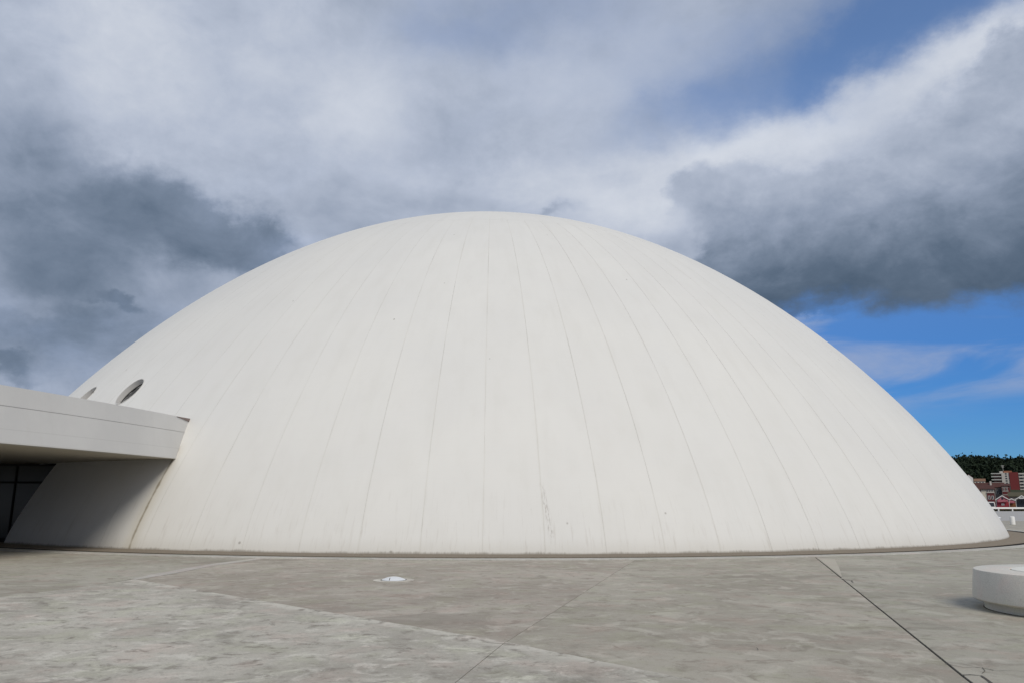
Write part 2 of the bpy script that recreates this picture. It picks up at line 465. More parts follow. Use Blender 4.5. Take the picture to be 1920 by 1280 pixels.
M['canopy'] = material('canopy_concrete', canopy_fn, 0.75, 0.25)
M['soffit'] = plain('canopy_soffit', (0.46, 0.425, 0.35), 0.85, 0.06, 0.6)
M['leaf'] = material('wood_foliage', lambda N, p: N.mix(N.noise(p, 0.09, 5, 0.7), (0.008, 0.014, 0.010, 1), (0.026, 0.040, 0.020, 1)), 0.85, 0.15)
M['hedge'] = plain('hedge_leaves', (0.055, 0.055, 0.03), 0.9, 0.5, 0.9)
M['bark'] = plain('bark', (0.05, 0.04, 0.03), 0.9, 0.3)
M['hill'] = plain('hill_grass', (0.035, 0.045, 0.025), 0.95, 0.3, 0.02)
M['far'] = plain('far_ground', (0.13, 0.125, 0.11), 0.95, 0.3, 0.05)
M['brickred'] = plain('red_render', (0.175, 0.034, 0.034), 0.85, 0.12, 0.2)
M['darkred'] = plain('dark_red_render', (0.12, 0.030, 0.032), 0.85, 0.2, 0.3)
M['rooftile'] = plain('roof_tiles', (0.082, 0.036, 0.030), 0.9, 0.3, 0.6)
M['rooftan'] = plain('tan_roof_tiles', (0.20, 0.115, 0.075), 0.9, 0.25, 0.5)
M['roofgreen'] = plain('mossy_roof', (0.085, 0.078, 0.052), 0.9, 0.25, 0.5)
M['orange'] = plain('orange_brick', (0.30, 0.13, 0.075), 0.9, 0.15, 0.5)
M['greywall'] = plain('grey_brown_render', (0.17, 0.15, 0.14), 0.9, 0.2, 0.4)
M['palewall'] = plain('pale_grey_render', (0.44, 0.45, 0.42), 0.85, 0.15, 0.25)
M['offwhite'] = plain('off_white_render', (0.52, 0.49, 0.45), 0.85, 0.12, 0.3)
M['recess'] = plain('shaded_loggia_render', (0.085, 0.045, 0.045), 0.9, 0.2, 0.5)
M['window'] = plain('far_window_glass', (0.035, 0.04, 0.05), 0.2, 0.2, 0.5, 0.5)
M['awning'] = plain('pink_awning_cloth', (0.55, 0.20, 0.25), 0.85, 0.25, 2.5)
M['redcloth'] = plain('red_stall_panel', (0.34, 0.04, 0.06), 0.7, 0.15, 1)
M['wares'] = plain('mixed_wares', (0.22, 0.09, 0.04), 0.8, 0.8, 3.0)
M['tyre'] = plain('tyre_rubber', (0.02, 0.02, 0.02), 0.9)
M['carred'] = plain('dark_car_paint', (0.05, 0.015, 0.015), 0.3, 0.1, 1, 0.5)
M['lamp_red'] = plain('tail_lamp_plastic', (0.35, 0.01, 0.01), 0.3)


# ------------------------------------------------------------------ mesh helpers
def tag(o, label=None, cat=None, group=None, kind=None):
    if label: o['label'] = label
    if cat: o['category'] = cat
    if group: o['group'] = group
    if kind: o['kind'] = kind
    return o


def empty(name, loc, label, cat, group=None, rz=0.0):
    o = bpy.data.objects.new(name, None)
    o.empty_display_size = 0.3
    COL.objects.link(o)
    o.location = loc
    o.rotation_euler = (0, 0, rz)
    return tag(o, label, cat, group)


def mesh_obj(name, verts, faces, mat, parent=None, smooth=False, mats=None, fm=None):
    me = bpy.data.meshes.new(name)
    me.from_pydata([tuple(v) for v in verts], [], [tuple(f) for f in faces])
    for q in (mats or [mat]):
        me.materials.append(q)
    if fm:
        me.polygons.foreach_set('material_index', fm)
    if smooth:
        me.polygons.foreach_set('use_smooth', [True] * len(me.polygons))
    me.update()
    o = bpy.data.objects.new(name, me)
    COL.objects.link(o)
    if parent:
        o.parent = parent
    return o


def bm_obj(name, bm, mat, parent=None, smooth=False, angle=None):
    me = bpy.data.meshes.new(name)
    bmesh.ops.recalc_face_normals(bm, faces=bm.faces)
    bm.to_mesh(me)
    bm.free()
    me.materials.append(mat)
    if smooth:
        me.polygons.foreach_set('use_smooth', [True] * len(me.polygons))
        if angle:
            me.set_sharp_from_angle(angle=radians(angle))
    o = bpy.data.objects.new(name, me)
    COL.objects.link(o)
    if parent:
        o.parent = parent
    return o


def box(bm, x0, x1, y0, y1, z0, z1, bevel=0.0):
    vs_ = [bm.verts.new((x, y, z)) for z in (z0, z1) for y in (y0, y1) for x in (x0, x1)]
    fs = [(0, 2, 3, 1), (4, 5, 7, 6), (0, 1, 5, 4), (2, 6, 7, 3), (0, 4, 6, 2), (1, 3, 7, 5)]
    fc = [bm.faces.new([vs_[i] for i in f]) for f in fs]
    if bevel:
        es = list({e for f in fc for e in f.edges})
        bmesh.ops.bevel(bm, geom=es, offset=bevel, segments=2, affect='EDGES', profile=0.5)


def box_obj(name, dims, mat, parent=None, bevel=0.0):
    bm = bmesh.new()
    box(bm, *dims, bevel=bevel)
    return bm_obj(name, bm, mat, parent)


def extrude_poly(name, pts, z0, z1, mat, parent=None):
    """flat slab with real edges from an outline"""
    bm = bmesh.new()
    top = [bm.verts.new((x, y, z1)) for x, y in pts]
    f = bm.faces.new(top)
    if f.normal.z < 0: f.normal_flip()
    bot = [bm.verts.new((x, y, z0)) for x, y in pts]
    n = len(pts)
    for i in range(n):
        bm.faces.new((top[i], top[(i + 1) % n], bot[(i + 1) % n], bot[i]))
    bmesh.ops.recalc_face_normals(bm, faces=bm.faces)
    bmesh.ops.triangulate(bm, faces=[q for q in bm.faces if len(q.verts) > 4])
    me = bpy.data.meshes.new(name)
    bm.to_mesh(me)
    bm.free()
    me.materials.append(mat)
    o = bpy.data.objects.new(name, me)
    COL.objects.link(o)
    if parent: o.parent = parent
    return o


def lathe(bm, prof, n=64, closed_top=True, cx=0, cy=0):
    rings = []
    for r, z in prof:
        if r < 1e-6:
            rings.append([bm.verts.new((cx, cy, z))])
        else:
            rings.append([bm.verts.new((cx + r * cos(2 * pi * i / n), cy + r * sin(2 * pi * i / n), z)) for i in range(n)])
    for a, b in zip(rings[:-1], rings[1:]):
        for i in range(n):
            j = (i + 1) % n
            if len(a) == 1: bm.faces.new((a[0], b[j], b[i]))
            elif len(b) == 1: bm.faces.new((a[i], a[j], b[0]))
            else: bm.faces.new((a[i], a[j], b[j], b[i]))


def copy_tree(o, parent=None):
    c = o.copy()
    COL.objects.link(c)
    c.parent = parent
    for ch in list(o.children):
        copy_tree(ch, c)
    return c


def pol(az, r):                     # point round the dome, az from the side nearest the viewer towards +X
    return (DX + r * sin(az), DY - r * cos(az))


def arcpts(a0, a1, r, n):
    return [pol(a0 + (a1 - a0) * i / n, r) for i in range(n + 1)]


# ------------------------------------------------------------------ ground and plaza
def struct(o): return tag(o, kind='structure')


struct(mesh_obj('ground', [(-4000, -3000, -0.30), (4000, -3000, -0.30), (4000, 5000, -0.30), (-4000, 5000, -0.30)], [(0, 1, 2, 3)], M['far']))
terr = struct(extrude_poly('terrace_paving', [(-90, -40), (150, -40), (150, 174.6), (20, 137), (-90, 137)], -0.29, -0.02, M['terrace']))
plaza = struct(bpy.data.objects.new('plaza', None))
COL.objects.link(plaza)

A = (-7.69, 16.39); Mp = (-0.06, 9.42); K = (1.785, 7.376); E_ = (3.58, 5.39)
R_IN, R_OUT = 32.90, 51.0


def on_circle(p, q, r):             # where the line p -> q meets the circle r round the dome
    px, py = p[0] - DX, p[1] - DY
    d = Vector((q[0] - p[0], q[1] - p[1])).normalized()
    b = px * d.x + py * d.y
    c = px * px + py * py - r * r
    t = -b - sqrt(b * b - c)
    return (p[0] + d.x * t, p[1] + d.y * t)


def azof(p): return atan2(p[0] - DX, -(p[1] - DY))


L3a = on_circle(Mp, (3.0575, 20.7963), R_IN)
L4a = on_circle((4.26, 7.74), (8.88, 23.1), R_IN)
S1 = on_circle((-7.8, 17.4), (-7.10, 22.84), R_IN)     # far side of the pale strip
S0 = on_circle((-7.48, 17.82), (-6.93, 22.43), R_IN)   # near side
L3b = (-3.75, -8.0)
L4b = (-0.30, -8.0)
L2b = (-10.6, -8.0)


def shrink(poly, g):
    """pull every corner inwards so that a joint of g stays open all round"""
    n = len(poly)
    area = sum(poly[i][0] * poly[(i + 1) % n][1] - poly[(i + 1) % n][0] * poly[i][1] for i in range(n))
    s = 1 if area > 0 else -1
    out = []
    for i in range(n):
        p0, p1, p2 = Vector(poly[i - 1]), Vector(poly[i]), Vector(poly[(i + 1) % n])
        d1, d2 = (p1 - p0).normalized(), (p2 - p1).normalized()
        n1_ = Vector((-d1.y, d1.x)) * s
        n2_ = Vector((-d2.y, d2.x)) * s
        bis = (n1_ + n2_)
        if bis.length < 1e-4: bis = n1_
        bis.normalize()
        k = g / max(0.3, bis.dot(n1_))
        out.append((p1.x + bis.x * k, p1.y + bis.y * k))
    return out


def rough_line(p, q, amp, step=0.12):
    """broken edge between two corners"""
    d = Vector((q[0] - p[0], q[1] - p[1]))
    n = max(2, int(d.length / step))
    nn = Vector((-d.y, d.x)).normalized()
    return [(p[0] + d.x * i / n + nn.x * random.uniform(-amp, amp), p[1] + d.y * i / n + nn.y * random.uniform(-amp, amp)) for i in range(1, n)]


e1 = rough_line(A, Mp, 0.010)
e2 = rough_line(Mp, K, 0.010)
slabs = [
    ('slab_mid', [A] + e1 + [Mp, L3a] + arcpts(azof(L3a), azof(S0), R_IN, 24) + [(-7.42, 19.85), (-7.50, 17.82), (-7.64, 16.60)], 0.0, 0.004),
    ('slab_mid2', [Mp] + e2 + [K, E_, (4.26, 7.74), L4a] + arcpts(azof(L4a), azof(L3a), R_IN, 16), 0.0, 0.005),
    ('slab_front', [(-7.76, 16.30), A] + e1 + [Mp, L3b, L2b, (-8.95, 11.5), (-8.54, 13.42), (-8.10, 14.71)], 0.006, 0.007),
    ('slab_front', [Mp] + e2 + [K, E_, L4b, L3b], 0.006, 0.004),
    ('slab_right', [E_, L4b, (49.4, -8), (49.4, DY)] + arcpts(pi / 2, pi, R_OUT, 30)[1:] + arcpts(pi, azof(L4a), R_IN, 60) + [(4.26, 7.74)], 0.003, 0.022),
    ('slab_left', [(-7.82, 16.45), (-8.10, 14.71), (-8.54, 13.42), (-8.95, 11.5), L2b, (-52.6, -8), (-52.6, DY)] + arcpts(-pi / 2, -pi, R_OUT, 30)[1:]
     + arcpts(-pi, azof(S1), R_IN, 60) + [(-7.67, 20.5), (-7.80, 19.2), (-7.88, 17.4)], 0.002, 0.004),
    ('strip', [(-7.80, 16.40), (-7.70, 16.42), (-7.64, 16.60), (-7.50, 17.82), (-7.42, 19.85), S0, S1, (-7.67, 20.5), (-7.80, 19.2), (-7.88, 17.4)], 0.007, 0.003),
]


def clean(poly):
    out = []
    for p in poly:
        if not out or (Vector(p) - Vector(out[-1])).length > 0.004: out.append(p)
    if (Vector(out[0]) - Vector(out[-1])).length < 0.004: out.pop()
    return out


for mt, poly, h, g in slabs:
    extrude_poly('slab' if mt != 'strip' else 'pale_strip', shrink(clean(poly), g), -0.012, h, M[mt], plaza)
bed = [(-52.7, -8.05), (49.5, -8.05)] + arcpts(pi / 2, pi, R_OUT + 0.04, 40) + arcpts(-pi, -pi / 2, R_OUT + 0.04, 40)[1:]
extrude_poly('joint_bed', bed, -0.019, -0.012, M['dark'], plaza)


def ribbon(name, pts, w, z, mat, parent):
    vs_, fs = [], []
    for i, p in enumerate(pts):
        a = Vector(pts[max(0, i - 1)]); b = Vector(pts[min(len(pts) - 1, i + 1)])
        d = (b - a).normalized()
        nn = Vector((-d.y, d.x)) * w * 0.5 * random.uniform(0.5, 1.5)
        vs_ += [(p[0] + nn.x, p[1] + nn.y, z), (p[0] - nn.x, p[1] - nn.y, z)]
        if i: fs.append((2 * i - 2, 2 * i - 1, 2 * i + 1, 2 * i))
    return mesh_obj(name, vs_, fs, mat, parent)


def jitter_path(pts, amp, step=0.06):
    out = [pts[0]]
    for p, q in zip(pts[:-1], pts[1:]):
        out += rough_line(p, q, amp, step) + [q]
    return out


CR = [([(4.40, 8.27), (4.475, 8.08), (4.58, 8.10), (4.661, 8.076), (4.70, 7.955)], 0.010, 0.006),
      ([(4.661, 8.076), (4.60, 7.93), (4.50, 7.81)], 0.008, 0.006),
      ([(4.275, 7.745), (4.36, 7.76), (4.436, 7.718), (4.34, 7.40), (4.20, 7.0)], 0.022, 0.004),
      ([(7.02, 17.0), (7.107, 16.68), (6.951, 16.25)], 0.02, 0.015),
      ([(4.70, 7.955), (5.2, 7.9), (5.6, 7.7), (6.3, 7.75)], 0.008, 0.02),
      ([(2.6, 9.3), (2.75, 9.1), (2.72, 8.95)], 0.006, 0.01)]
for pts, w, amp in CR:
    ribbon('crack', jitter_path(pts, amp), w, 0.0085, M['crack'], plaza)


def tapered(name, pts, z, mat, parent):
    vs_, fs = [], []
    for i, (x, y, w) in enumerate(pts):
        a = Vector(pts[max(0, i - 1)][:2]); b = Vector(pts[min(len(pts) - 1, i + 1)][:2])
        d = (b - a).normalized()
        vs_ += [(x, y, z), (x + d.y * w * -1, y + d.x * w, z)]
        if i: fs.append((2 * i - 2, 2 * i - 1, 2 * i + 1, 2 * i))
    return mesh_obj(name, vs_, fs, mat, parent)


pp = []
for q in range(25):
    f = q / 24
    pp.append((7.06 + f * 1.80 + 0.035, 17.05 + f * 5.95, 0.05 - 0.48 * f ** 0.8))
tapered('repair_patch', pp, 0.0072, M['patch'], plaza)

# rings round the foot of the dome
def ring(name, r0, r1, z0, z1, mat, n=200, parent=None, bev=0.0):
    bm = bmesh.new()
    prof = [(r0, z0), (r0, z1), (r1 - bev, z1), (r1, z1 - bev), (r1, z0)] if bev else [(r0, z0), (r0, z1), (r1, z1), (r1, z0)]
    lathe(bm, prof, n, cx=DX, cy=DY)
    return bm_obj(name, bm, mat, parent)


def rc(x):
    return x


struct(ring('gravel_channel', 30.30, 31.74, -0.011, 0.014, M['channel']))
struct(ring('kerb', 32.19, 32.78, -0.011, 0.018, M['kerb'], bev=0.012))
struct(ring('drain_slot', 31.745, 32.185, -0.0112, -0.004, M['slot']))  # nearly flush ring; its black stands for shade down in the gap

# ------------------------------------------------------------------ the dome
dome = empty('concrete_dome', (DX, DY, 0), 'huge smooth white concrete dome filling the middle of the plaza', 'dome')


def prof_rz(t):
    return DR * cos(t), DH * max(0.0, sin(t)) ** (2 / PB)


def normal_rz(r, z):
    gr = 2 * r / DR ** 2
    gz = PB * (max(z, 1e-4) / DH) ** (PB - 1) / DH
    l = sqrt(gr * gr + gz * gz)
    return gr / l, gz / l


GAPW, GAPD, THK = 0.0060, 0.005, 0.32
T_RING = U_RING * pi / 2
T_LINTEL = math.asin((3.02 / DH) ** (PB / 2))


def panel_mesh(name, t0, t1, nv=30, zmin=-0.15):
    """one meridian strip centred on azimuth 0: skin, thin ledge for the joint, thickness"""
    ts = [t0 + (t1 - t0) * (i / nv) ** 1.0 for i in range(nv + 1)]
    hw = DT / 2
    verts, faces, fm, nrm = [], [], [], []
    rows = []
    for t in ts:
        r, z = prof_rz(t)
        nr, nz = normal_rz(r, z)
        g = GAPW / 2 / max(r, 1)
        row = []
        r1, z1 = r - nr * GAPD, z - nz * GAPD
        r2, z2 = r - nr * THK, z - nz * THK
        # order: ledgeL, stepL, skinL, skinm1, skinm2, skinR, stepR, ledgeR, backR, backL
        for a, rr, zz in ((-hw, r1, z1), (-hw + g, r1, z1), (-hw + g, r, z), (-(hw - g) / 3, r, z), ((hw - g) / 3, r, z), (hw - g, r, z),
                          (hw - g, r1, z1), (hw, r1, z1), (hw, r2, z2), (-hw, r2, z2)):
            verts.append((rr * sin(a), -rr * cos(a), max(zz, zmin)))
            row.append(len(verts) - 1)
        rows.append(row)
    for a, b in zip(rows[:-1], rows[1:]):
        for k in range(10):
            k2 = (k + 1) % 10
            faces.append((a[k], a[k2], b[k2], b[k]))
            fm.append(0 if k in (2, 3, 4) else 1)
    faces.append(tuple(reversed(rows[0]))); fm.append(0)
    faces.append(tuple(rows[-1])); fm.append(0)
    me = bpy.data.meshes.new(name)
    me.from_pydata(verts, [], faces)
    me.materials.append(M['dome']); me.materials.append(M['joint'])
    me.polygons.foreach_set('material_index', fm)
    me.update()
    return me


def dome_normals(me, rot=0.0):
    """true surface normals on the skin, flat elsewhere (coordinates relative to the dome's centre)"""
    me.polygons.foreach_set('use_smooth', [True] * len(me.polygons))
    nl = []
    for p in me.polygons:
        for li in p.loop_indices:
            v = me.vertices[me.loops[li].vertex_index].co
            r = sqrt(v.x ** 2 + v.y ** 2)
            nr, nz = normal_rz(r, v.z)
            F = (r / DR) ** 2 + (max(v.z, 0) / DH) ** PB - 1
            n = Vector((v.x / max(r, 1e-6) * nr, v.y / max(r, 1e-6) * nr, nz))
            if p.material_index == 0 and abs(F) < 4e-4 and n.dot(p.normal) > 0.97:
                nl.append(n)
            else:
                nl.append(p.normal.copy())
    me.normals_split_custom_set([tuple(n) for n in nl])


full = panel_mesh('dome_panel', 0.0, T_RING)
dome_normals(full)
GAPW, GAPD = 0.0032, 0.003          # tighter joints on the left flank
tight = panel_mesh('dome_panel', 0.0, T_RING)
dome_normals(tight)
short = panel_mesh('dome_panel', T_LINTEL, T_RING, 30, 3.02)
dome_normals(short)

# portholes: circles cut square to the shell
PORT = []
for azd, zc in ((-32.67, 6.08), (-41.67, 6.10)):
    a = radians(azd)
    t = math.asin((zc / DH) ** (PB / 2))
    r, z = prof_rz(t)
    nr, nz = normal_rz(r, z)
    PORT.append((a, Vector((r * sin(a), -r * cos(a), z)), Vector((nr * sin(a), -nr * cos(a), nz))))
PR = 0.74


def port_matrix(c, n):
    h = Vector((-n.y, n.x, 0)).normalized()
    v = n.cross(h)
    mm = Matrix((h * 0.78, v, n)).transposed().to_4x4()
    mm.translation = c
    return mm


def boolean_cut(me, rot, ports):
    """cut porthole cylinders out of a panel mesh turned to its azimuth; returns a mesh in dome coordinates"""
    m2 = me.copy()
    m2.transform(Matrix.Rotation(rot, 4, 'Z'))
    o = bpy.data.objects.new('tmp', m2)
    COL.objects.link(o)
    cutters = []
    for c, n in ports:
        bm = bmesh.new()
        bmesh.ops.create_cone(bm, cap_ends=True, segments=56, radius1=PR, radius2=PR, depth=3.0)
        bm.transform(port_matrix(c, n))
        cm = bpy.data.meshes.new('cut')
        bm.to_mesh(cm); bm.free()
        cm.materials.append(M['dome'])
        co = bpy.data.objects.new('cut', cm)
        COL.objects.link(co)
        md = o.modifiers.new('b', 'BOOLEAN')
        md.operation = 'DIFFERENCE'; md.solver = 'EXACT'; md.object = co
        cutters.append(co)
    dg = bpy.context.evaluated_depsgraph_get()
    dg.update()
    res = bpy.data.meshes.new_from_object(o.evaluated_get(dg))
    bpy.data.objects.remove(o)
    for co in cutters: bpy.data.objects.remove(co)
    dome_normals(res)
    return res


for k in range(100):
    i = k if k < 50 else k - 100
    mid = TH0 + (i + 0.5) * DT
    src = short if -19 <= i <= -11 else (tight if i < -2 or i > 9 else full)
    hits = [(c, n) for a, c, n in PORT if abs(a - mid) < DT * 0.5 + 0.040]
    if hits:
        me = boolean_cut(src, mid, hits)
        o = bpy.data.objects.new('dome_panel', me)
        o.location = (0, 0, 0)
    else:
        o = bpy.data.objects.new('dome_panel', src)
        o.rotation_euler = (0, 0, mid)
    COL.objects.link(o)
    o.parent = dome

# crown cap above the ring joint
bm = bmesh.new()
tg = T_RING + 0.0004
capp = []
r, z = prof_rz(tg); nr, nz = normal_rz(r, z)
capp.append((r - nr * 0.25, z - nz * 0.25))
capp.append((r - nr * GAPD, z - nz * GAPD))
for j in range(40):
    t = tg + (pi / 2 - 1e-4 - tg) * (j / 39)
    capp.append(prof_rz(t))
capp[-1] = (0.0, capp[-1][1])
lathe(bm, capp, 200)
cap = bm_obj('dome_cap', bm, M['dome'], dome, True, 50)
# joint sealing band behind the ring joint
bm = bmesh.new()
ra, za = prof_rz(T_RING - 0.0015); rb, zb = prof_rz(tg + 0.0015)
nr, nz = normal_rz(ra, za)
lathe(bm, [(ra - nr * 0.03, za - nz * 0.03), (rb - nr * 0.03, zb - nz * 0.03)], 200)
bm_obj('ring_joint', bm, M['joint'], dome)

# short joint marks running on into the cap
# porthole linings and glass
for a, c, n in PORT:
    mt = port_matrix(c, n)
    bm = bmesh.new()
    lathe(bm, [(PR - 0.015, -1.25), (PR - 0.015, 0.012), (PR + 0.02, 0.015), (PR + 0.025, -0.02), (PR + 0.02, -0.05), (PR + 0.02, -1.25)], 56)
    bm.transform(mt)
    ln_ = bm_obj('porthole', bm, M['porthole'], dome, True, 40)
    bm = bmesh.new()
    bmesh.ops.create_circle(bm, cap_ends=True, segments=56, radius=PR - 0.02)
    bm.transform(mt @ Matrix.Translation((0, 0, -0.24)))
    bm_obj('pane', bm, M['pane'], ln_)
    bm = bmesh.new()
    lathe(bm, [(PR - 0.02, -0.21), (PR - 0.04, -0.21), (PR - 0.04, -0.26), (PR - 0.02, -0.26)], 56)
    bm.transform(mt)
    bm_obj('frame', bm, M['frame'], ln_)

# dark glazed wall of the entrance: starts inside the opening and runs on to the left under the canopy
a_end = TH0 - 10 * DT
gx, gy = DX + 27.3 * sin(a_end + 0.03), DY - 27.3 * cos(a_end + 0.03)
ent = empty('entrance_glazing', (gx, gy, 0), 'dark glazed entrance wall in the shade under the canopy, left of the dome', 'entrance')
PW = 1.9
pane0 = tpane0 = mull0 = None
for j in range(15):
    if pane0 is None:
        pane0 = box_obj('glass_pane', (-PW + 0.03, -0.03, -0.012, 0.012, 0.10, 2.25), M['glass'], ent)
        tpane0 = box_obj('transom_pane', (-PW + 0.03, -0.03, -0.012, 0.012, 2.33, 2.96), M['glass'], ent)
        mull0 = box_obj('mullion', (-0.03, 0.03, -0.06, 0.06, 0.0, 2.96), M['frame'], ent)
    else:
        for src_ in (pane0, tpane0, mull0):
            c = src_.copy(); COL.objects.link(c); c.parent = ent; c.location = (-PW * j, 0, 0)
for z0, z1, nm in ((0.0, 0.10, 'sill'), (2.25, 2.33, 'transom'), (2.96, 3.032, 'head_beam')):
    box_obj(nm, (-PW * 15, 0.03, -0.055, 0.055, z0, z1), M['frame'], ent)
# return wall behind the cut edge of the shell, following its slope
outl = [(27.2, 0.0)]
for q in range(9):
    z = 3.0 * q / 8
    outl.append((DR * sqrt(max(0, 1 - (z / DH) ** PB)) - 0.03, z))
outl.append((27.2, 3.0))
bm = bmesh.new()
ca, cb_ = a_end + 0.0006, a_end + 0.0066
f1 = [bm.verts.new((DX + r * sin(ca) - gx, DY - r * cos(ca) - gy, z)) for r, z in outl]
f2 = [bm.verts.new((DX + r * sin(cb_) - gx, DY - r * cos(cb_) - gy, z)) for r, z in outl]
bm.faces.new(f1); bm.faces.new(f2[::-1])
for q in range(len(outl)):
    w = (q + 1) % len(outl)
    bm.faces.new((f1[q], f1[w], f2[w], f2[q]))
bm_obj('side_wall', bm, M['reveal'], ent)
bm = bmesh.new()
vv = []
for i in range(31):
    a = a_end - 9 * DT * i / 30
    vv.append([bm.verts.new((DX + rr * sin(a) - gx, DY - rr * cos(a) - gy, zz)) for rr, zz in ((26.9, 3.006), (29.03, 3.006), (29.03, 3.016), (26.9, 3.016))])
for p, q in zip(vv[:-1], vv[1:]):
    for w in range(4): bm.faces.new((p[w], p[(w + 1) % 4], q[(w + 1) % 4], q[w]))
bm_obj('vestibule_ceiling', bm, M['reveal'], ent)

# ------------------------------------------------------------------ canopy
# right-hand edge of the canopy (plan): x as a function of y, a slow curve that runs past the viewer's left
def edge_x(y):
    t = (27.6 - y)
    return -12.0 - 0.135 * t - 0.0075 * t * t if t > 0 else -12.0 - 0.12 * t


canopy = empty('entrance_canopy', (-12.0, 27.6, 0), 'long flat white concrete canopy running from the left edge of the picture into the dome', 'canopy')
ys = [39.6, 36.6, 33.6, 31.6, 29.6, 28.6, 27.6] + [27.6 - 1.2 * i for i in range(1, 27)]
LEAN = 0.25


def loft(name, sec, mat):
    """sweep a cross-section (offset to the left, height) along the canopy's edge"""
    vs_, fs = [], []
    k = len(sec)
    for y in ys:
        dxdy = (edge_x(y + 0.01) - edge_x(y - 0.01)) / 0.02
        nn = Vector((1, -dxdy)).normalized()
        for o_, z in sec:
            vs_.append((edge_x(y) - nn.x * o_ + 12.0, y - nn.y * o_ - 27.6, z))
    for i in range(len(ys) - 1):
        for j in range(k):
            a, b = i * k + j, i * k + (j + 1) % k
            fs.append((a, b, b + k, a + k))
    fs.append(tuple(range(k))[::-1])
    fs.append(tuple((len(ys) - 1) * k + j for j in range(k)))
    bm = bmesh.new()
    vv = [bm.verts.new(v) for v in vs_]
    for f in fs: bm.faces.new([vv[i] for i in f])
    return bm_obj(name, bm, mat, canopy)


def lx(z): return LEAN * (z - 3.05) / 1.55


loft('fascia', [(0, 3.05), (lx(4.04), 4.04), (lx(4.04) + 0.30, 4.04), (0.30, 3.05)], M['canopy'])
loft('parapet', [(lx(4.06), 4.06), (lx(4.60), 4.60), (lx(4.60) + 0.28, 4.60), (lx(4.60) + 0.28, 4.045), (lx(4.06) + 0.012, 4.045)], M['canopy'])
loft('roof_slab', [(0.301, 3.35), (0.301, 3.85), (30.2, 3.85), (30.2, 3.35)], M['canopy'])  # unseen left part made extra wide to deepen the shade below
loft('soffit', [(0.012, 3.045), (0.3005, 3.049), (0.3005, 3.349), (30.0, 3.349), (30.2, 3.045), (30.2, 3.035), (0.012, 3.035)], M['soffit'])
loft('far_parapet', [(30.201, 3.04), (30.201, 4.60), (30.45, 4.60), (30.45, 3.04)], M['canopy'])

# brown flashing left in the notch between parapet and dome
def on_dome(az, z, out=0.0):
    t = math.asin((z / DH) ** (PB / 2))
    r, z = prof_rz(t); nr, nz = normal_rz(r, z)
    return Vector((DX + (r + nr * out) * sin(az), DY - (r + nr * out) * cos(az), z + nz * out))


# brown flashing wedge where the parapet's end meets the dome
def fp(y, z, o):
    return (edge_x(y) - lx(z) + 12.0 + o, y - 27.6, z)


bm = bmesh.new()
tri = [(27.90, 4.585), (28.80, 4.602), (28.95, 4.45)]
a_ = [bm.verts.new(fp(y, z, 0.025)) for y, z in tri]
b_ = [bm.verts.new(fp(y, z + 0.004, -0.15)) for y, z in tri]
bm.faces.new(a_); bm.faces.new(b_[::-1])
for i in range(3): bm.faces.new((a_[i], a_[(i + 1) % 3], b_[(i + 1) % 3], b_[i]))
bm_obj('flashing', bm, M['cap'], canopy)

# ------------------------------------------------------------------ objects on the plaza
def roof_dome(x, y, r, h, label):
    e = empty('dome_light', (x, y, 0), label, 'skylight', 'small white skylights set in the paving')
    bm = bmesh.new()
    R_ = (r * r + h * h) / (2 * h)
    am = math.asin(r / R_)
    prof = [(r, 0.008)] + [(R_ * sin(am * (1 - i / 10)), h + 0.012 - (R_ - R_ * cos(am * (1 - i / 10)))) for i in range(11)]
    lathe(bm, prof, 48)
    bm_obj('acrylic_dome', bm, M['acrylic'], e, True, 50)
    bm = bmesh.new()
    lathe(bm, [(r + 0.02, 0.004), (r + 0.015, 0.013), (r - 0.005, 0.013)], 48)
    bm_obj('rim', bm, M['crack'], e)
    bm = bmesh.new()
    lathe(bm, [(r + 0.02, 0.0095), (r + 0.17, 0.0085), (r + 0.17, 0.002)], 48)
    bm_obj('mortar_ring', bm, M['slab_front'], e)
    bm = bmesh.new()                                     # slim dark seam running over the dome
    pts = [(-r * 0.22, -(R_ * sin(am * s)), h + 0.014 - (R_ - R_ * cos(am * s))) for s in (0.93, 0.8, 0.65, 0.5)]
    pv = [(bm.verts.new((a - 0.006, b, c)), bm.verts.new((a + 0.006, b, c))) for a, b, c in pts]
    for p, q in zip(pv[:-1], pv[1:]): bm.faces.new((p[0], p[1], q[1], q[0]))
    bm_obj('seam', bm, M['frame'], e)
    return e


roof_dome(-2.42, 16.46, 0.25, 0.065, 'small white domed skylight sunk in the paving in front of the dome')
roof_dome(52.3, 84.5, 0.30, 0.16, 'tiny white domed skylight far off behind the right end of the dome')

# round concrete bench
bx_, by_ = 8.62, 12.03
bench = empty('round_bench', (bx_, by_, 0), 'thick round pale concrete bench on a recessed foot at the right edge of the plaza', 'bench')
bm = bmesh.new()
r, h, hb, ri = 1.43, 0.589, 0.125, 0.93
prof = [(ri, h - 0.20), (ri, h - 0.010), (ri + 0.010, h), (r - 0.02, h), (r - 0.006, h - 0.006), (r, h - 0.02),
        (r + 0.045, hb + 0.07), (r + 0.04, hb + 0.03), (r + 0.015, hb + 0.008), (r - 0.02, hb), (1.0, hb), (0.9, h - 0.20)]
lathe(bm, prof + [prof[0]], 128)
bmesh.ops.remove_doubles(bm, verts=bm.verts, dist=1e-5)
bm_obj('seat_ring', bm, M['bench'], bench, True, 35)
bm = bmesh.new()
lathe(bm, [(1.325, 0.006), (1.325, 0.124), (0.5, 0.124)], 96)
bm_obj('foot', bm, M['bench'], bench, True, 35)
bm = bmesh.new()
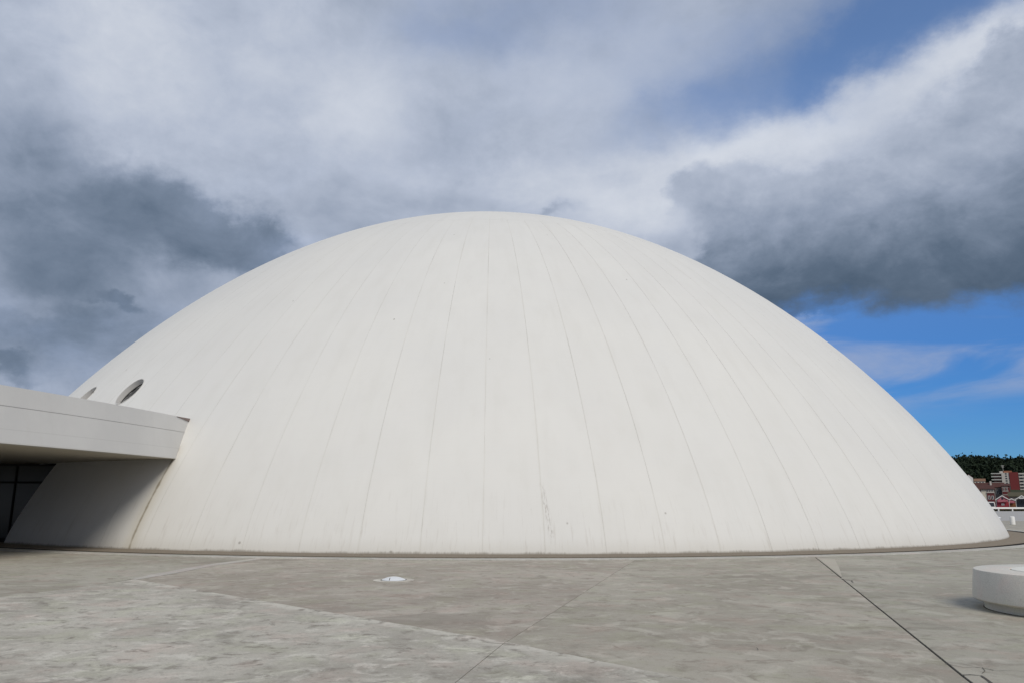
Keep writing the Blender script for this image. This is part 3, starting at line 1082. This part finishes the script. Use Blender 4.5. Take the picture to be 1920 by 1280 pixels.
lathe(bm, [(ri - 0.004, h - 0.1), (ri - 0.02, h + 0.004)] + [(0.90 * cos(i / 8 * pi / 2) + 1e-9, h + 0.004 + 0.02 * sin(i / 8 * pi / 2)) for i in range(1, 8)] + [(0, h + 0.024)], 96)
bm_obj('lamp_dome', bm, M['lamp_cover'], bench, True, 50)
# dark line round the foot
ring_ = bmesh.new()
lathe(ring_, [(1.327, 0.0088), (1.345, 0.0086)], 96)
bm_obj('foot_line', ring_, M['dark'], bench)

# bollard
bo = empty('bollard', (37.7, 59.2, 0), 'short thick white bollard standing on the far paving right of the dome', 'bollard')
bm = bmesh.new()
lathe(bm, [(0.17, 0), (0.17, 0.56), (0.155, 0.60), (0.10, 0.625), (0, 0.63)], 32)
bm_obj('post', bm, M['white'], bo, True, 40)
bm = bmesh.new()
lathe(bm, [(0.19, 0.0), (0.19, 0.03), (0.17, 0.032)], 32)
bm_obj('foot_collar', bm, M['kerb'], bo)

# low white rail at the end of the terrace
rl = empty('guard_rail', (40, 142, -0.02), 'long low white rail along the far edge of the terrace', 'railing', rz=atan2(26.5, 91))
box_obj('rail', (-20, 105, -0.15, 0.15, 0.46, 0.80), M['white'], rl, 0.03)
post0 = None
for i in range(34):
    if post0 is None:
        post0 = box_obj('post', (-0.10, 0.10, -0.10, 0.10, 0.0, 0.47), M['white'], rl)
        post0.location = (-18, 0, 0)
    else:
        p = post0.copy(); COL.objects.link(p); p.parent = rl
        p.location = (-18 + i * 3.6, 0, 0)


# ------------------------------------------------------------------ foliage mass builder
def leaf_mass(name, spots, mat, leaf, per, label, kind=None, cat=None):
    """many small leaf-clump faces spread through crowns: spots are (x, y, z, rx, rz)"""
    vs_, nf = [], 0
    chunks = []
    for (x, y, z, rx, rz) in spots:
        k = per
        d = rng.normal(size=(k, 3)); d /= np.linalg.norm(d, axis=1)[:, None]
        rad = rng.random(k)[:, None] ** 0.33 * rng.uniform(0.75, 1.0, (k, 1))
        lob = 1 + 0.20 * np.sin(3 * np.arctan2(d[:, 1], d[:, 0]) + rng.random() * 6)[:, None] * np.cos(4 * d[:, 2] + rng.random() * 6)[:, None]
        c = d * rad * lob * np.array([rx, rx, rz]) + np.array([x, y, z])
        t = rng.normal(size=(k, 3)); t /= np.linalg.norm(t, axis=1)[:, None]
        b = np.cross(t, rng.normal(size=(k, 3))); b /= np.linalg.norm(b, axis=1)[:, None]
        s = leaf * rng.uniform(0.6, 1.4, (k, 1))
        q = np.stack([c - t * s - b * s * .6, c + t * s - b * s * .5, c + t * s * .8 + b * s * .6, c - t * s * .7 + b * s * .5], 1)
        chunks.append(q.reshape(-1, 3))
    V = np.concatenate(chunks)
    n = len(V) // 4
    me = bpy.data.meshes.new(name)
    me.vertices.add(len(V)); me.vertices.foreach_set('co', V.ravel())
    me.loops.add(len(V)); me.loops.foreach_set('vertex_index', np.arange(len(V)))
    me.polygons.add(n); me.polygons.foreach_set('loop_start', np.arange(0, len(V), 4))
    me.update()
    me.materials.append(mat)
    o = bpy.data.objects.new(name, me)
    COL.objects.link(o)
    return tag(o, label, cat, kind=kind)


def bearing(azd, D):
    a = radians(azd)
    return D * sin(a), D * cos(a)


# hill
def ridge(azd):
    # ground height of the ridge along the bearing
    if azd > 29: h = 41.5 - 2.1 * max(0, azd - 31.2) - 0.4 * math.sin(azd * 2.2)
    else: h = 41.5 - 0.25 * (29 - azd)
    return max(8, h) + 4.0


def terrain(azd, D):
    t = min(1, max(0, (D - 620) / 480))
    s = t * t * (3 - 2 * t)
    return -0.30 + s * ridge(azd) + (0.6 * sin(D * 0.03 + azd) * t)


azs = list(np.arange(-58, 62.1, 1.5))
Ds = [560, 620, 680, 740, 800, 860, 920, 980, 1040, 1100, 1200, 1400, 1900]
vs_, fs = [], []
for a in azs:
    for D in Ds:
        x, y = bearing(a, D)
        vs_.append((x, y, terrain(a, D) if D > 560 else -3))
nD = len(Ds)
for i in range(len(azs) - 1):
    for j in range(nD - 1):
        fs.append((i * nD + j, (i + 1) * nD + j, (i + 1) * nD + j + 1, i * nD + j + 1))
struct(mesh_obj('hill', vs_, fs, M['hill'], smooth=True))

spots = []
for a in np.arange(19.0, 42, 0.52):
    for D in np.arange(812, 1130, 15):
        aa, dd = a + rng.uniform(-.25, .25), D + rng.uniform(-7, 7)
        x, y = bearing(aa, dd)
        rz = rng.uniform(4.5, 8.5)
        spots.append((x, y, terrain(aa, dd) + rz * 0.8, rng.uniform(4.0, 6.5), rz))
for a in np.concatenate([np.arange(-56, 19, 0.5), np.arange(42, 60, 0.5)]):
    for D in (960, 1030, 1085):
        aa, dd = a + rng.uniform(-.25, .25), D + rng.uniform(-14, 14)
        x, y = bearing(aa, dd)
        rz = rng.uniform(6, 10)
        spots.append((x, y, terrain(aa, dd) + rz * 0.8, rng.uniform(5.0, 8.0), rz))
leaf_mass('hillside_wood', spots, M['leaf'], 1.25, 85, 'dark evergreen wood covering the far hillside', 'stuff')

hs = []
for i in range(190):
    t = i / 190 * 70 + 2
    ca, sa = cos(atan2(26.5, 91)), sin(atan2(26.5, 91))
    hs.append((40 + ca * (t + 4) - sa * 1.6, 142 + sa * (t + 4) + ca * 1.6, 0.12, 0.45, rng.uniform(0.25, 0.38)))
leaf_mass('low_hedge', hs, M['hedge'], 0.085, 70, 'low dark hedge growing behind the white rail', 'stuff')


# ------------------------------------------------------------------ far town
def place(name, azd, D, label, cat, group=None, turn=0.0, z=None):
    x, y = bearing(azd, D)
    zz = terrain(azd, D) if z is None else z
    return empty(name, (x, y, zz), label, cat, group, rz=-radians(azd) + turn)


def prism(name, x0, x1, y0, y1, ze, zr, mat, parent, axis='x', over=0.3):
    """gable roof with thickness"""
    bm = bmesh.new()
    x0 -= over; x1 += over; y0 -= over; y1 += over
    if axis == 'x':
        sec = [(y0, ze), ((y0 + y1) / 2, zr), (y1, ze), (y1, ze - 0.2), ((y0 + y1) / 2, zr - 0.25), (y0, ze - 0.2)]
        ends = [[bm.verts.new((x, a, b)) for a, b in sec] for x in (x0, x1)]
    else:
        sec = [(x0, ze), ((x0 + x1) / 2, zr), (x1, ze), (x1, ze - 0.2), ((x0 + x1) / 2, zr - 0.25), (x0, ze - 0.2)]
        ends = [[bm.verts.new((a, y, b)) for a, b in sec] for y in (y0, y1)]
    for k in range(6):
        bm.faces.new((ends[0][k], ends[0][(k + 1) % 6], ends[1][(k + 1) % 6], ends[1][k]))
    bm.faces.new(ends[0]); bm.faces.new(ends[1][::-1])
    return bm_obj(name, bm, mat, parent)


def gable_body(name, x0, x1, y0, y1, z0, ze, zr, mat, parent, axis='x'):
    bm = bmesh.new()
    if axis == 'x':
        sec = [(y0, z0), (y1, z0), (y1, ze), ((y0 + y1) / 2, zr), (y0, ze)]
        ends = [[bm.verts.new((x, a, b)) for a, b in sec] for x in (x0, x1)]
    else:
        sec = [(x0, z0), (x1, z0), (x1, ze), ((x0 + x1) / 2, zr), (x0, ze)]
        ends = [[bm.verts.new((a, y, b)) for a, b in sec] for y in (y0, y1)]
    for k in range(5):
        bm.faces.new((ends[0][k], ends[0][(k + 1) % 5], ends[1][(k + 1) % 5], ends[1][k]))
    bm.faces.new(ends[0]); bm.faces.new(ends[1][::-1])
    return bm_obj(name, bm, mat, parent)


def win(parent, x, z, w, h, y, frame_mat=None):
    fm_ = frame_mat or M['white']
    bm = bmesh.new()
    box(bm, x - w / 2 - 0.12, x + w / 2 + 0.12, y - 0.08, y, z - 0.12, z + h + 0.12)
    f = bm_obj('window', bm, fm_, parent)
    box_obj('pane', (x - w / 2, x + w / 2, y - 0.11, y - 0.082, z, z + h), M['window'], f)
    return f


# y axis of each house points away from the viewer; front face is at -y
D = 800.0
k = D / 1000.0
# apartment block: balconied wing left, pale stair tower, red slab, balconied wing right
ap = place('apartment_block', 32.55, D, 'tall apartment block with a red end wall between pale balcony storeys below the wooded hill', 'apartment block', z=0)


def ax(azd): return D * math.tan(radians(azd - 32.55))
def hz(s): return 1.6 + s * k


box_obj('loggia_wall', (ax(31.77), ax(32.20), 0, 11, 0, hz(31.8)), M['recess'], ap)
for s in (31.9, 28.6, 25.3, 22.0):
    box_obj('balcony', (ax(31.66), ax(32.20), -1.2, 0.3, hz(s) - 0.75, hz(s) + 0.1), M['palewall'], ap)
box_obj('stair_tower', (ax(32.21), ax(32.60), -1.4, 10, 0, hz(32.2)), M['offwhite'], ap)
for i in range(5):
    win(ap, ax(32.45), hz(20.4 + i * 2.5), 1.3, 1.1, -1.4, M['palewall'])
box_obj('red_wall', (ax(32.62), ax(33.08), -2.0, 12, 0, hz(32.6)), M['brickred'], ap)
box_obj('wing_wall', (ax(33.09), ax(34.9), 0, 12, 0, hz(31.5)), M['palewall'], ap)
for i in range(7):
    s = 31.6 - i * 3.35
    box_obj('balcony', (ax(33.10), ax(34.9), -1.5, -0.01, hz(s) - 1.0, hz(s) + 0.1), M['offwhite'], ap)
    for j in range(7):
        win(ap, ax(33.22 + j * 0.24), hz(s) - 2.3, 1.8, 1.2, -0.01, M['palewall'])
box_obj('roof_room', (ax(32.34), ax(32.78), 1, 8, hz(32.1), hz(34.3)), M['orange'], ap)
box_obj('lift_housing', (ax(32.12), ax(32.30), 1, 4, hz(32.1), hz(34.0)), M['offwhite'], ap)
bm = bmesh.new()
box(bm, -0.12, 0.12, -0.12, 0.12, 0, 5.2)
for z, w in ((4.9, 1.3), (4.2, 1.0), (3.4, 0.8)): box(bm, -w, w, -0.16, 0.16, z - 0.14, z + 0.14)
an = bm_obj('aerial', bm, M['palewall'], ap)
an.location = (ax(32.33), 3, hz(34.0))

# small white gabled house on the slope
D = 640.0; k = D / 1000
h = place('hill_house', 30.50, D, 'small white gabled house with a red roof, highest of the houses beside the dome', 'house')
zb = h.location.z
top, eav = 1.6 + 31.0 * k - zb, 1.6 + 27.2 * k - zb
gable_body('wall', -3.2, 1.8, 0, 7, -2, eav, top - 0.2, M['white'], h, axis='y')
prism('roof', -3.2, 1.8, 0.25, 7, eav, top, M['brickred'], h, axis='y')
win(h, -0.7, eav - 1.6, 0.9, 1.1, 0)
# tan-roofed house
D = 560.0; k = D / 1000
h = place('tan_roof_house', 31.02, D, 'low cream house with a tan tiled roof behind the dark red roofs', 'house')
zb = h.location.z
ze, zr = 1.6 + 23.6 * k - zb, 1.6 + 26.4 * k - zb
box_obj('wall', (-3.0, 2.8, 0, 7, -1, ze - 0.1), M['cream'], h)
prism('roof', -3.0, 2.8, 0, 7, ze, zr, M['rooftan'], h)
for x in (-1.7, 0.0, 1.6): win(h, x, ze - 1.4, 0.8, 0.9, 0, M['white'])

# long house with the dark red roof
D = 400.0; k = D / 1000
h = place('long_roof_house', 31.45, D, 'long house with a broad dark red tiled roof left of the apartment block', 'house', z=-0.3)
ze, zr = 1.6 + 14.2 * k + .3, 1.6 + 22.2 * k + .3
box_obj('wall', (-5.4, 6.4, 2, 12, 0, ze - 0.1), M['greywall'], h)
prism('roof', -5.4, 5.6, 2, 12, ze, zr, M['rooftile'], h, over=0.5)
box_obj('chimney', (0.6, 1.3, 5, 5.8, zr - 1.4, zr + 0.6), M['offwhite'], h)
for x in (2.9, 4.3): win(h, x, ze - 2.3, 0.9, 1.3, 2, M['greywall'])

# red house with white window frames
D = 350.0; k = D / 1000
h = place('red_house', 31.40, D, 'red house with white framed windows and a pale upper storey beside the dome', 'house', z=-0.3)
def sx(azd, c): return D * math.tan(radians(azd - c))
z1, z2 = 1.6 + 11.2 * k + .3, 1.6 + 14.8 * k + .3
box_obj('wall', (sx(31.32, 31.4), sx(31.71, 31.4), 0, 8, 0, z1), M['darkred'], h)
box_obj('side_wall', (sx(31.02, 31.4), sx(31.315, 31.4), 0.3, 8, 0, z2 + 0.1), M['cream'], h)
box_obj('upper_storey', (sx(31.32, 31.4), sx(31.71, 31.4), 0.1, 8, z1 + 0.002, z2), M['palewall'], h)
box_obj('cornice', (sx(31.31, 31.4), sx(31.72, 31.4), -0.15, 0.09, z1 - 0.12, z1 + 0.12), M['offwhite'], h)
prism('roof', sx(31.02, 31.4), sx(31.71, 31.4), 0.0, 8, z2 + 0.15, z2 + 1.6, M['rooftile'], h)
for a in (31.42, 31.60): win(h, sx(a, 31.4), 3.4, 0.42, 1.1, 0)
for a in (31.38, 31.47, 31.56, 31.65): win(h, sx(a, 31.4), z1 + 0.3, 0.3, 0.7, 0.1, M['offwhite'])

# grey-brown house and dark red house to its right
D = 370.0; k = D / 1000
h = place('grey_house', 31.95, D, 'plain grey brown house wall between the two red houses', 'house', z=-0.3)
zt = 1.6 + 16.5 * k + .3
box_obj('wall', (-1.15, 1.20, 0, 7, 0, zt), M['greywall'], h)
box_obj('roof', (-1.25, 1.25, -0.2, 7.2, zt + 0.002, zt + 0.3), M['rooftile'], h)
win(h, -0.45, zt - 2.4, 0.5, 1.2, 0, M['palewall'])
win(h, 0.45, zt - 2.3, 0.6, 1.4, 0, M['frame'])
h = place('dark_red_house', 32.32, D - 4, 'narrow dark red house with pale string courses in front of the apartment block', 'house', z=-0.3)
zt = 1.6 + 18.2 * k + .3
box_obj('wall', (-1.05, 1.6, 0, 7, 0, zt), M['darkred'], h)
for q in (0.55, 2.1, 3.5): box_obj('string_course', (-1.1, 1.1, -0.08, -0.001, zt - q - 0.1, zt - q + 0.1), M['palewall'], h)
prism('roof', -1.05, 1.6, 0, 7, zt + 0.05, zt + 0.9, M['rooftile'], h)
for x in (-0.5, 0.5): win(h, x, zt - 1.9, 0.4, 0.9, 0, M['offwhite'])

# low building with mossy roof, right
D = 300.0; k = D / 1000
h = place('mossy_roof_shed', 32.85, D, 'low shed with a mossy brown roof below the red end wall of the apartments', 'shed', z=-0.3)
box_obj('wall', (-2.0, 3.4, 0, 5, 0, 1.6 + 7.4 * k + .2), M['greywall'], h)
prism('roof', -2.0, 3.4, 0, 5, 1.6 + 7.4 * k + .3, 1.6 + 11.6 * k + .3, M['roofgreen'], h)


# market stalls
def stall(azd, D, label, body, cloth, w, apex, eave, right_dark=False):
    k = D / 1000
    t = place('market_stall', azd, D, label, 'stall', 'market stalls beyond the white rail', z=-0.3)
    za, ze = 1.6 + apex * k + .3, 1.6 + eave * k + .3
    bm = bmesh.new()
    for x in (-w / 2, w / 2):
        for y in (0, 2.4): box(bm, x - 0.05, x + 0.05, y - 0.05, y + 0.05, 0, ze)
    bm_obj('frame', bm, M['white'], t)
    prism('roof', -w / 2, w / 2, 0, 2.4, ze, za, M['white'], t, axis='y', over=0.15)
    bm = bmesh.new()
    v = [bm.verts.new(c) for c in ((-w / 2 + .25, 0.1, ze - .15), (w / 2 - .25, 0.1, ze - .15), (0, 0.1, za - .42))]
    v2 = [bm.verts.new((q.co.x, 0.16, q.co.z)) for q in v]
    bm.faces.new(v); bm.faces.new(v2[::-1])
    for i in range(3): bm.faces.new((v[i], v[(i + 1) % 3], v2[(i + 1) % 3], v2[i]))
    bm_obj('gable_cloth', bm, cloth, t)
    bm = bmesh.new()
    v = [bm.verts.new((x, y, z)) for x, y, z in ((-w / 2 + .2, 0, ze - .1), (w / 2 - .2, 0, ze - .1), (w / 2 - .25, -0.8, ze - .5), (-w / 2 + .25, -0.8, ze - .5),
                                                 (w / 2 - .25, -0.8, ze - .68), (-w / 2 + .25, -0.8, ze - .68))]
    bm.faces.new((v[0], v[1], v[2], v[3])); bm.faces.new((v[3], v[2], v[4], v[5]))
    bmesh.ops.solidify(bm, geom=bm.faces[:], thickness=0.02)
    bm_obj('awning', bm, cloth, t)
    box_obj('counter', (-w / 2 + .05, w / 2 - .05, -0.15, 0.5, 0, 2.15), body, t)
    box_obj('back_cloth', (-w / 2 + .05, w / 2 - .05, 2.2, 2.3, 0.1, ze - .1), M['recess'], t)
    return t, ze, za


s1, ze, za = stall(32.10, 230, 'white gabled market stall with pink cloth and a red counter', M['redcloth'], M['awning'], 2.7, 8.4, 3.9)
box_obj('sign', (-0.35, 0.30, -0.20, -0.155, 1.35, 1.85), M['white'], s1)
bm = bmesh.new()
bmesh.ops.create_cone(bm, cap_ends=True, segments=20, radius1=0.24, radius2=0.24, depth=0.04)
bm.transform(Matrix.Translation((0, 0.07, za - 0.85)) @ Matrix.Rotation(pi / 2, 4, 'X'))
bm_obj('emblem_disc', bm, M['window'], s1)
s2, _, _ = stall(32.58, 236, 'small market stall with brown and orange wares right of the red counter', M['wares'], M['awning'], 1.7, 5.2, 2.8)
s3, ze, za = stall(33.12, 226, 'white edged market stall with dark sides at the right edge of the picture', M['window'], M['window'], 2.5, 8.4, 4.2)
box_obj('sign', (-0.6, 0.5, -0.9, -0.86, ze + 0.1, ze + 0.4), M['white'], s3)


# parked vehicles seen from behind
def vehicle(name, azd, D, label, cat, w, L_, H, paint, turn):
    t = place(name, azd, D, label, cat, 'vehicles parked beside the stalls', turn, z=-0.3)
    sec = [(-L_ / 2, 0.30), (-L_ / 2, 0.95), (-L_ / 2 + 0.25, H - 0.1), (-L_ / 2 + 0.5, H), (L_ / 2 - 1.6, H), (L_ / 2 - 0.9, 1.05), (L_ / 2 - 0.1, 0.9), (L_ / 2, 0.7), (L_ / 2, 0.30)]
    bm = bmesh.new()
    ends = []
    for x, s in ((-w / 2, 0), (w / 2, 0)):
        ends.append([bm.verts.new((x * (0.86 if z > 1.1 else 1.0), y, z)) for y, z in sec])
    n_ = len(sec)
    for i in range(n_): bm.faces.new((ends[0][i], ends[0][(i + 1) % n_], ends[1][(i + 1) % n_], ends[1][i]))
    bm.faces.new(ends[0]); bm.faces.new(ends[1][::-1])
    bmesh.ops.recalc_face_normals(bm, faces=bm.faces)
    bmesh.ops.bevel(bm, geom=bm.edges[:], offset=0.05, segments=2, affect='EDGES')
    bm_obj('body', bm, paint, t, True, 50)
    vs_ = [(-w * .38, -L_ / 2 + 0.02, 1.02), (w * .38, -L_ / 2 + 0.02, 1.02), (w * .34, -L_ / 2 + 0.21, H - 0.2), (-w * .34, -L_ / 2 + 0.21, H - 0.2)]
    v2 = [(x, y - 0.03, z) for x, y, z in vs_]
    mesh_obj('rear_window', vs_ + v2, [(0, 1, 2, 3), (7, 6, 5, 4), (0, 4, 5, 1), (1, 5, 6, 2), (2, 6, 7, 3), (3, 7, 4, 0)], M['window'], t)
    for sx_ in (-1, 1):
        box_obj('side_window', (sx_ * w * .455 - .02, sx_ * w * .455 + .02, -L_ / 2 + 0.7, L_ / 2 - 1.75, 1.12, H - 0.2), M['window'], t)
        box_obj('tail_lamp', (sx_ * w * .42 - .08, sx_ * w * .42 + .08, -L_ / 2 - .03, -L_ / 2 + .02, 0.7, 0.95), M['lamp_red'], t)
        for yy in (-L_ / 2 + 0.8, L_ / 2 - 0.8):
            bm = bmesh.new()
            bmesh.ops.create_cone(bm, cap_ends=True, segments=20, radius1=0.32, radius2=0.32, depth=0.2)
            bm.transform(Matrix.Translation((sx_ * (w / 2 - 0.1), yy, 0.32)) @ Matrix.Rotation(pi / 2, 4, 'Y'))
            bm_obj('wheel', bm, M['tyre'], t)
    return t


vehicle('parked_van', 31.42, 240, 'white van parked next to the dome edge beyond the white rail', 'van', 1.9, 4.6, 2.2, M['white'], 0.1)
vehicle('parked_car', 31.66, 246, 'dark car parked between the white van and the first stall', 'car', 1.75, 4.1, 1.5, M['carred'], -0.15)

print('objects', len(bpy.data.objects), 'tris', sum(len(o.data.polygons) for o in bpy.data.objects if o.type == 'MESH'))
